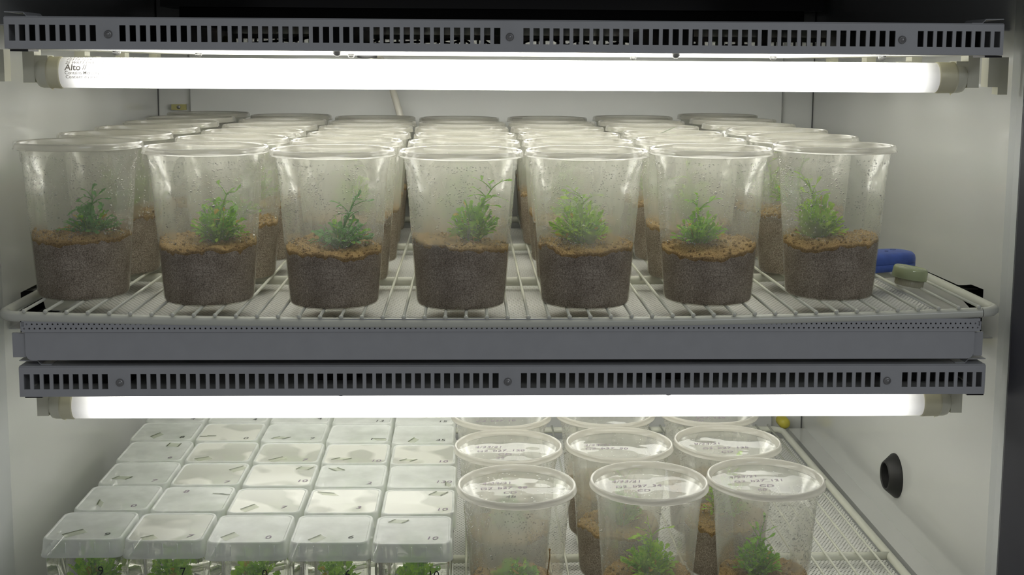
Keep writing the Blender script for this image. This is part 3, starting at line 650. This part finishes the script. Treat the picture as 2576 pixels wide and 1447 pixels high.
for r in range(5):
    for c in range(7):
        x, y = rowsXY[r][c]
        extra = 'lidded brown-soil cup'
        if r == 1 and c == 5: extra = 'lidded cup with dark-edged tape'
        hs = (.062, .059, .066, .060)[(r+c) % 4]
        t = make_cup(x, y, shelf_top(x, y), f'{extra}, {cols[c]} of the {rown[r]} row on the upper shelf', 'round cups on the upper shelf', LIDU, SOILS[(r+c) % 4], PLS[(r*2+c) % 3], DROPS[(r+c) % 4] if r == 0 else None, (.004*((c % 3)-1), .003), rz=c+r*.7, psoil=hs)
        if r == 1 and c == 5:
            b = MB(); b.add([(-.022, -.034, .1474), (-.002, -.036, .1474), (-.001, -.018, .1474), (-.020, -.016, .1474)], [(0, 1, 2, 3)], 0)
            b.add([(-.0200, -.034, .1472), (-.0175, -.034, .1472), (.0005, -.020, .1536), (-.0020, -.020, .1536)], [(0, 1, 2, 3)], 1); b.build('tape', [M_TAPE, M_TAPEE], t)

lower = [  # x, y, soil h, plant, marker lines, label
 (.0466, 1.161, .0440, (.020, .020, 85, .000, .004, 'A'), [('4/23/21', -.034, .012, .0085), ('G2_b27_68', -.036, -.002, .0085), ('CD', -.014, -.014, .008)], 'lidded round cup marked 48 on a droplet-covered lid, front row beside the square boxes'),
 (.1766, 1.170, .0460, (.023, .036, 120, .003, .004, 'Y'), [('4/23/21', -.036, .008, .0085), ('G2_b27_34', -.034, -.008, .0085), ('CD', -.014, -.019, .008)], 'lidded cup with the largest light green seedling, middle of three in lower front row'),
 (.2940, 1.179, .0430, (.020, .036, 100, -.004, .004, 'A'), [('4/23/21', -.034, .010, .0085), ('G2_b27_121', -.032, -.004, .0085), ('CD', -.010, -.016, .009), ('60', -.014, -.027, .008)], 'lidded round cup marked CD 60, rightmost in front on the lower shelf'),
 (.0422, 1.285, .0560, (.020, .034, 60, .0, .0, 'A'), [('4/23/21', -.036, .006, .0085), ('G2_b27_120', -.034, -.008, .0085), ('CD', -.012, -.020, .009), ('32', -.014, -.031, .008)], 'lidded round cup marked 32, left of the middle row on the lower shelf'),
 (.1621, 1.2925, .0560, (.020, .040, 60, .004, .0, 'A'), [('4/23/21', -.038, .004, .0085), ('G2_b27_50', -.038, -.008, .0085)], 'lidded round cup marked 50, centre of the middle row on the lower shelf'),
 (.2806, 1.2985, .0600, (.022, .046, 70, .0, .0, 'Y'), [('9/23/21', -.036, .000, .0085), ('G2_b27_135', -.030, -.016, .0085), ('CD', -.012, -.028, .008)], 'lidded round cup marked 135, right of the middle row on the lower shelf'),
 (.0378, 1.408, .0560, None, [('G2_b27_10', -.030, -.020, .0085)], 'lidded round cup marked 10, left of the rearmost row on the lower shelf'),
 (.1600, 1.4145, .0560, None, [], 'lidded round cup with a blank lid, centre of the rearmost row on the lower shelf'),
 (.2830, 1.419, .0560, None, [('b27_129', -.018, -.020, .0085), ('CD', -.024, -.032, .008)], 'lidded round cup marked 129, right of the rearmost row on the lower shelf'),
]
for i, (x, y, h, pl, mk, lab) in enumerate(lower):
    pm = None
    if pl: pm = plant_mesh(120+i, pl[0], pl[1], pl[2], (0, 0), (.002, pl[1]*1.25) if i != 0 else None, MSET[pl[5]])
    t = make_cup(x, y, Z(Z_LO)+.0015, lab, 'round cups on the lower shelf', LIDL, soil_mesh(60+i, h, (.002*((i % 3)-1), .002), .006), pm, DROPSL[i % 3], (pl[3], pl[4]) if pl else (0, 0), rz=i*.9, psoil=h-.001)
    if mk: marker(mk, t, z=.1416, seed=i, mat=M_INKF)
    if i == 0: marker([('48', -.012, -.026, .009)], t, z=.1416, mat=M_INK)
    rd = random.Random(i+5); b = MB()        # drops on the lid film
    for k in range(90 if i in (0, 2) else 60):
        a = rd.uniform(0, 2*PI); q = .048*math.sqrt(rd.random()); b.sphere((q*math.cos(a), q*math.sin(a), .1410), rd.uniform(.0003, .0010 if i == 0 else .0006), 7, 2, 0, True, (0, 0, 1), .5)
    d = b.build('lid_droplets', M_DROP, t); d['kind'] = 'stuff'
# dried stem stuck inside the first lower cup
b = MB(); b.tube([(.0265, -.040, .062), (.0285, -.0405, .075), (.0300, -.041, .088), (.0298, -.041, .094)], .0006, 5); b.sphere((.0298, -.041, .095), .0012, 6, 4); b.sphere((.0285, -.0405, .070), .0009, 6, 4)
b.build('dried_stem', M_SOIL, [o for o in C.objects if o.name.startswith('lidded_plant_cup') and 'marked 48' in o['label']][0])

# ------------------------------------------------------------------ square culture boxes
HB = .1087
def box_body():
    b = MB(); b.rrect([(.0315, .006, 0), (.0325, .007, .002), (.0345, .007, .082), (.0345, .007, .092), (.0365, .008, .0925), (.0370, .008, .0955), (.0345, .007, .096), (.0345, .007, .1000)], 5, cap0=True)
    for X in (-.026, .0245): b.box(X, X+.0008, -.0352, -.0344, .0855, .0895)
    return b.mesh('box_body', M_BOXB)
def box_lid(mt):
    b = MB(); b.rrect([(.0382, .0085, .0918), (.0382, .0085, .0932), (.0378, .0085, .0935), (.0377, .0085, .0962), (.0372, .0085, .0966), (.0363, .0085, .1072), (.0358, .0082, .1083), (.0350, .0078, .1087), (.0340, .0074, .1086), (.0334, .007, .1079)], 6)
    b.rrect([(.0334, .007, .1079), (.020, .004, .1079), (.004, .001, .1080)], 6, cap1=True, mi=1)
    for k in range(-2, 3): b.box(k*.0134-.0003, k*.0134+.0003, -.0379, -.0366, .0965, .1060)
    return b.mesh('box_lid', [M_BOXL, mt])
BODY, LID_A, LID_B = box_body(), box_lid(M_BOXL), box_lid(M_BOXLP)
BPL = [plant_mesh(200+i, .019, .042, 46, (0, 0), None, [M_LEAFY, M_LEAF, M_DEAD], 1.5, 'plantlets') for i in range(3)]
bdrops = []
for s in range(2):
    rd = random.Random(s+50); b = MB()
    for k in range(300):
        b.sphere((rd.uniform(-.033, .033), -.0339+(.0006*rd.random()), rd.uniform(.055, .088)), rd.uniform(.0003, .0007), 6, 2, 0, True, (0, -1, 0), .6)
    bdrops.append(b.mesh('condensation', M_DROP))
# per box: number, (u,v) of number, tape (u0,v0,u1,v1,second line offset or None), patchy lid
T = {
 (0, 0): ('9', .76, .12, (.18, .16, .42, .36, None), 0), (0, 1): ('7', .78, .10, (.16, .08, .32, .18, None), 1), (0, 2): ('0', .74, .12, (.12, .16, .28, .36, None), 0), (0, 3): ('6', .74, .14, (.20, .08, .36, .28, None), 0), (0, 4): ('10', .68, .14, (.12, .80, .22, .92, .20), 0),
 (1, 0): ('0', .76, .10, (.25, .20, .23, .42, None), 0), (1, 1): ('8', .26, .78, (.74, .74, .92, .70, .12), 0), (1, 2): ('7', .72, .16, (.14, .12, .32, .34, None), 1), (1, 3): ('3', .70, .16, (.05, .90, .32, .84, None), 1), (1, 4): ('10', .76, .12, (.64, .80, .76, .96, .18), 1),
 (2, 0): ('7', .76, .08, (.12, .22, .20, .36, .22), 0), (2, 1): ('7', .78, .06, (.76, .70, .96, .90, None), 1), (2, 2): ('10', .78, .16, (.70, .78, .78, .92, .20), 1), (2, 3): ('2', .76, .10, (.22, .92, .36, .78, -.14), 0), (2, 4): ('130', .70, .20, (.88, .06, .88, .26, None), 0),
 (3, 0): ('6', .78, .10, (.62, .76, .64, .96, .20), 0), (3, 1): ('', 0, 0, (.10, .12, .32, .24, None), 1), (3, 2): ('7', .76, .06, (.20, .10, .42, .28, None), 1), (3, 3): ('10', .76, .06, (.10, .18, .24, .28, .20), 1), (3, 4): ('10', .74, .06, (.10, .16, .22, .26, .18), 1),
 (4, 0): ('8', .80, .10, (.28, .18, .40, .42, None), 0), (4, 1): ('0', .78, .08, (.12, .28, .28, .28, -.16), 1), (4, 2): ('7', .80, .10, (.12, .16, .26, .28, .20), 0), (4, 3): ('1', .70, .12, (.76, .20, 1.0, .18, None), 0), (4, 4): ('45', .72, .10, (.24, .06, .34, .30, None), 0),
 (5, 0): ('4', .76, .10, None, 0), (5, 1): ('4', .76, .10, None, 0), (5, 2): ('4', .80, .20, None, 0), (5, 3): ('13', .72, .10, None, 0), (5, 4): ('15', .74, .10, None, 0)}
offx = (0, .0045, .0058, .003, -.0026, -.004)
coln = ('leftmost', 'second from left', 'middle', 'second from right', 'rightmost'); rwn = ('front', 'second', 'third', 'fourth', 'fifth', 'rearmost')
for r in range(6):
    for c in range(5):
        num, nu, nv, tp, patchy = T[(r, c)]
        xl = -.3957+.0767*c+offx[r]*(1-c*.12); yf = 1.1150-.0041*c+.0768*r+(-.002 if (r, c) in ((0, 2), (1, 2)) else 0)
        x, y = xl+.0363, yf+.0363
        what = 'square culture box with ' + (f'{num} on its {"milky" if patchy else "clear grey"} lid' if num else 'an unnumbered milky lid')
        what = what.replace('its clear grey lid', 'grey lid').replace('its milky lid', 'milky lid')
        t = tag(empty('culture_box', (x, y, Z(Z_LO)+.0014)), f'{what}, {coln[c]} of the {rwn[r]} row', 'culture box', 'square culture boxes')
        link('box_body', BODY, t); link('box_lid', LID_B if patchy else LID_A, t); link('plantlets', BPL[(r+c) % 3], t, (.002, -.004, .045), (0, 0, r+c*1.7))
        if r == 0:
            d = link('condensation', bdrops[c % 2], t); d['kind'] = 'stuff'
        U = lambda u: (u-.5)*.066
        if num: marker([(num, U(nu), U(nv), .0105)], t, z=.1082, seed=r*5+c, mat=M_INK if (r == 0 and c in (0, 3)) or r > 3 else M_INKF)
        if r == 0: 
            f = text_mesh(num, .0125, sx=.9); k = MB(); k.add([(U(.72)+vx, -.0347, .0735+vy) for vx, vy in f[0]], f[1]); k.build('front_number', M_INK, t)
        if tp:
            u0, v0, u1, v1, off = tp; k = MB(); x0, y0, x1, y1 = U(u0), U(v0), U(u1), U(v1); dx, dy = x1-x0, y1-y0; ln = math.hypot(dx, dy); nx, ny = -dy/ln*.0007, dx/ln*.0007
            ox, oy = (off*.066, -.002) if off else (.006, -.008); zt = .1083
            k.add([(x0, y0, zt), (x1, y1, zt), (x1+ox, y1+oy, zt), (x0+ox, y0+oy, zt)], [(0, 1, 2, 3)], 0)
            for qx, qy in ([(0, 0), (ox, oy)] if off else [(0, 0)]):
                k.add([(x0-nx+qx, y0-ny+qy, zt+.0002), (x0+nx+qx, y0+ny+qy, zt+.0002), (x1+nx+qx, y1+ny+qy, zt+.0002), (x1-nx+qx, y1-ny+qy, zt+.0002)], [(0, 1, 2, 3)], 1)
            k.build('tape', [M_TAPE, M_TAPEE], t)

# ------------------------------------------------------------------ small things
# blue holder on the right end of the upper shelf
def stadium(hl, r, n=14):
    return [(hl+r*math.cos(a), r*math.sin(a)) for a in [-PI/2+PI*k/n for k in range(n+1)]]+[(-hl+r*math.cos(a), r*math.sin(a)) for a in [PI/2+PI*k/n for k in range(n+1)]]
t = tag(empty('blue_holder', (.4345, 1.286, shelf_top(.45, 1.28)), math.radians(20)), 'dusty blue rounded plastic holder with two holes, right end of the upper shelf', 'holder')
def puck(name, zs, mat, parent):
    b = MB(); base = stadium(.0215, .0205); n = len(base); vs = []
    for s_, z in zs: vs += [(x*(1+(s_-1)*.6), y*s_, z) for x, y in base]
    b.add(vs, [(i*n+k, i*n+(k+1) % n, (i+1)*n+(k+1) % n, (i+1)*n+k) for i in range(len(zs)-1) for k in range(n)]+[tuple(reversed(range(n))), tuple(range((len(zs)-1)*n, len(zs)*n))], 0, True); return b.build(name, mat, parent)
puck('lower_shell', [(.82, 0), (.95, .001), (1.0, .004), (1.0, .0078), (.985, .0082)], M_BLUE, t)
puck('upper_shell', [(.985, .0083), (1.0, .0088), (1.0, .013), (.96, .0165), (.86, .0188), (.68, .0198), (.3, .0202)], M_BLUE, t)
for hx, hy, hr in ((.020, .003, .0032), (.006, -.004, .0020)):
    b = MB(); b.lathe([(hr, .0), (hr*.9, -.0006), (.0001, -.0008)], 16, (hx, hy, .0204)); b.build('hole', M_BLACKM, t)
# green cap lying tilted in front of it
t = tag(empty('bottle_cap', (.4325, 1.190, shelf_top(.43, 1.19)+.0012)), 'translucent green flip cap with dark band on a pale base, beside the blue holder', 'cap')
t.rotation_euler = (0, math.radians(9), math.radians(5))
b = MB(); b.lathe([(.0130, 0), (.0135, .001), (.0135, .0070), (.0125, .0072)], 32, cap0=True)
for k in range(40):
    a = 2*PI*k/40; b.box(.0134*math.cos(a)-.0003, .0134*math.cos(a)+.0003, .0134*math.sin(a)-.0003, .0134*math.sin(a)+.0003, .001, .007)
b.build('threaded_base', M_CAPP, t)
b = MB(); b.lathe([(.0165, .0072), (.0170, .0080), (.0166, .0165), (.0155, .0185), (.0145, .0190), (.0140, .0184), (.0001, .0182)], 36, (-.001, 0, 0), cap0=True); b.build('flip_lid', M_CAPG, t)
b = MB(); b.lathe([(.0150, .0078), (.0155, .0082), (.0153, .0125), (.0148, .0128)], 30, (-.001, 0, 0), cap0=True, cap1=True); b.build('dark_insert', M_DARKTRIM, t)
# cable at the back
b = MB(); b.tube([(-.128, 1.632, Z(.012)), (-.127, 1.72, Z(.014)), (-.122, 1.82, Z(-.004)), (-.1155, 1.865, Z(-.035)), (-.1060, 1.868, Z(-.068)), (-.096, 1.868, Z(-.11)), (-.09, 1.868, Z(-.2))], .0052, 12)
tag(b.build('power_cable', M_CABLE), 'cream power cable hanging down the back wall behind the cups', 'cable')
b = MB(); b.lathe([(.013, 0), (.013, -.003), (.010, -.0036)], 16, (-.132, 1.62, Z(.0112)), cap1=True); tag(b.build('cable_grommet', M_BLACKM), 'dark rubber grommet under the rear of the upper fixture', 'grommet')
# small bracket plate, left of the back wall
t = tag(empty('bracket_plate', (-.4375, 1.888, Z(-.0660))), 'small yellowed bracket plate with a screw on the back wall at left', 'bracket')
b = MB(); b.box(-.0108, .0108, 0, .006, -.0042, .0042); b.build('plate', M_BRASS, t)
b = MB(); b.lathe([(.0001, -.0016), (.0022, -.0012), (.003, 0)], 12, (0, 0, 0), axis='y'); b.build('screw', M_SCREW, t)
# yellow plug behind the lower shelf corner
b = MB(); b.lathe([(.0001, -.006), (.0062, -.0054), (.0088, -.002), (.0088, .02)], 20, (.4960, 1.880, Z(-.5565)), axis='y'); tag(b.build('wall_plug', M_YEL), 'yellow rubber plug on the back wall behind the lower shelf corner', 'plug')
# black access port on the right wall
t = tag(empty('access_port', (XR, 1.470, Z(-.5025))), 'black conical rubber port on the right wall above the lower shelf', 'port')
b = MB(); b.lathe([(.0273, 0), (.0272, -.002), (.0185, -.0125), (.0172, -.0138), (.0160, -.0138), (.0155, -.012), (.0150, .030)], 40, axis='x'); b.build('rubber_ring', M_BLACKM, t)
b = MB(); b.lathe([(.0001, -.004), (.0152, -.004)], 32, axis='x'); b.build('dark_opening', M_DARKBOX, t)
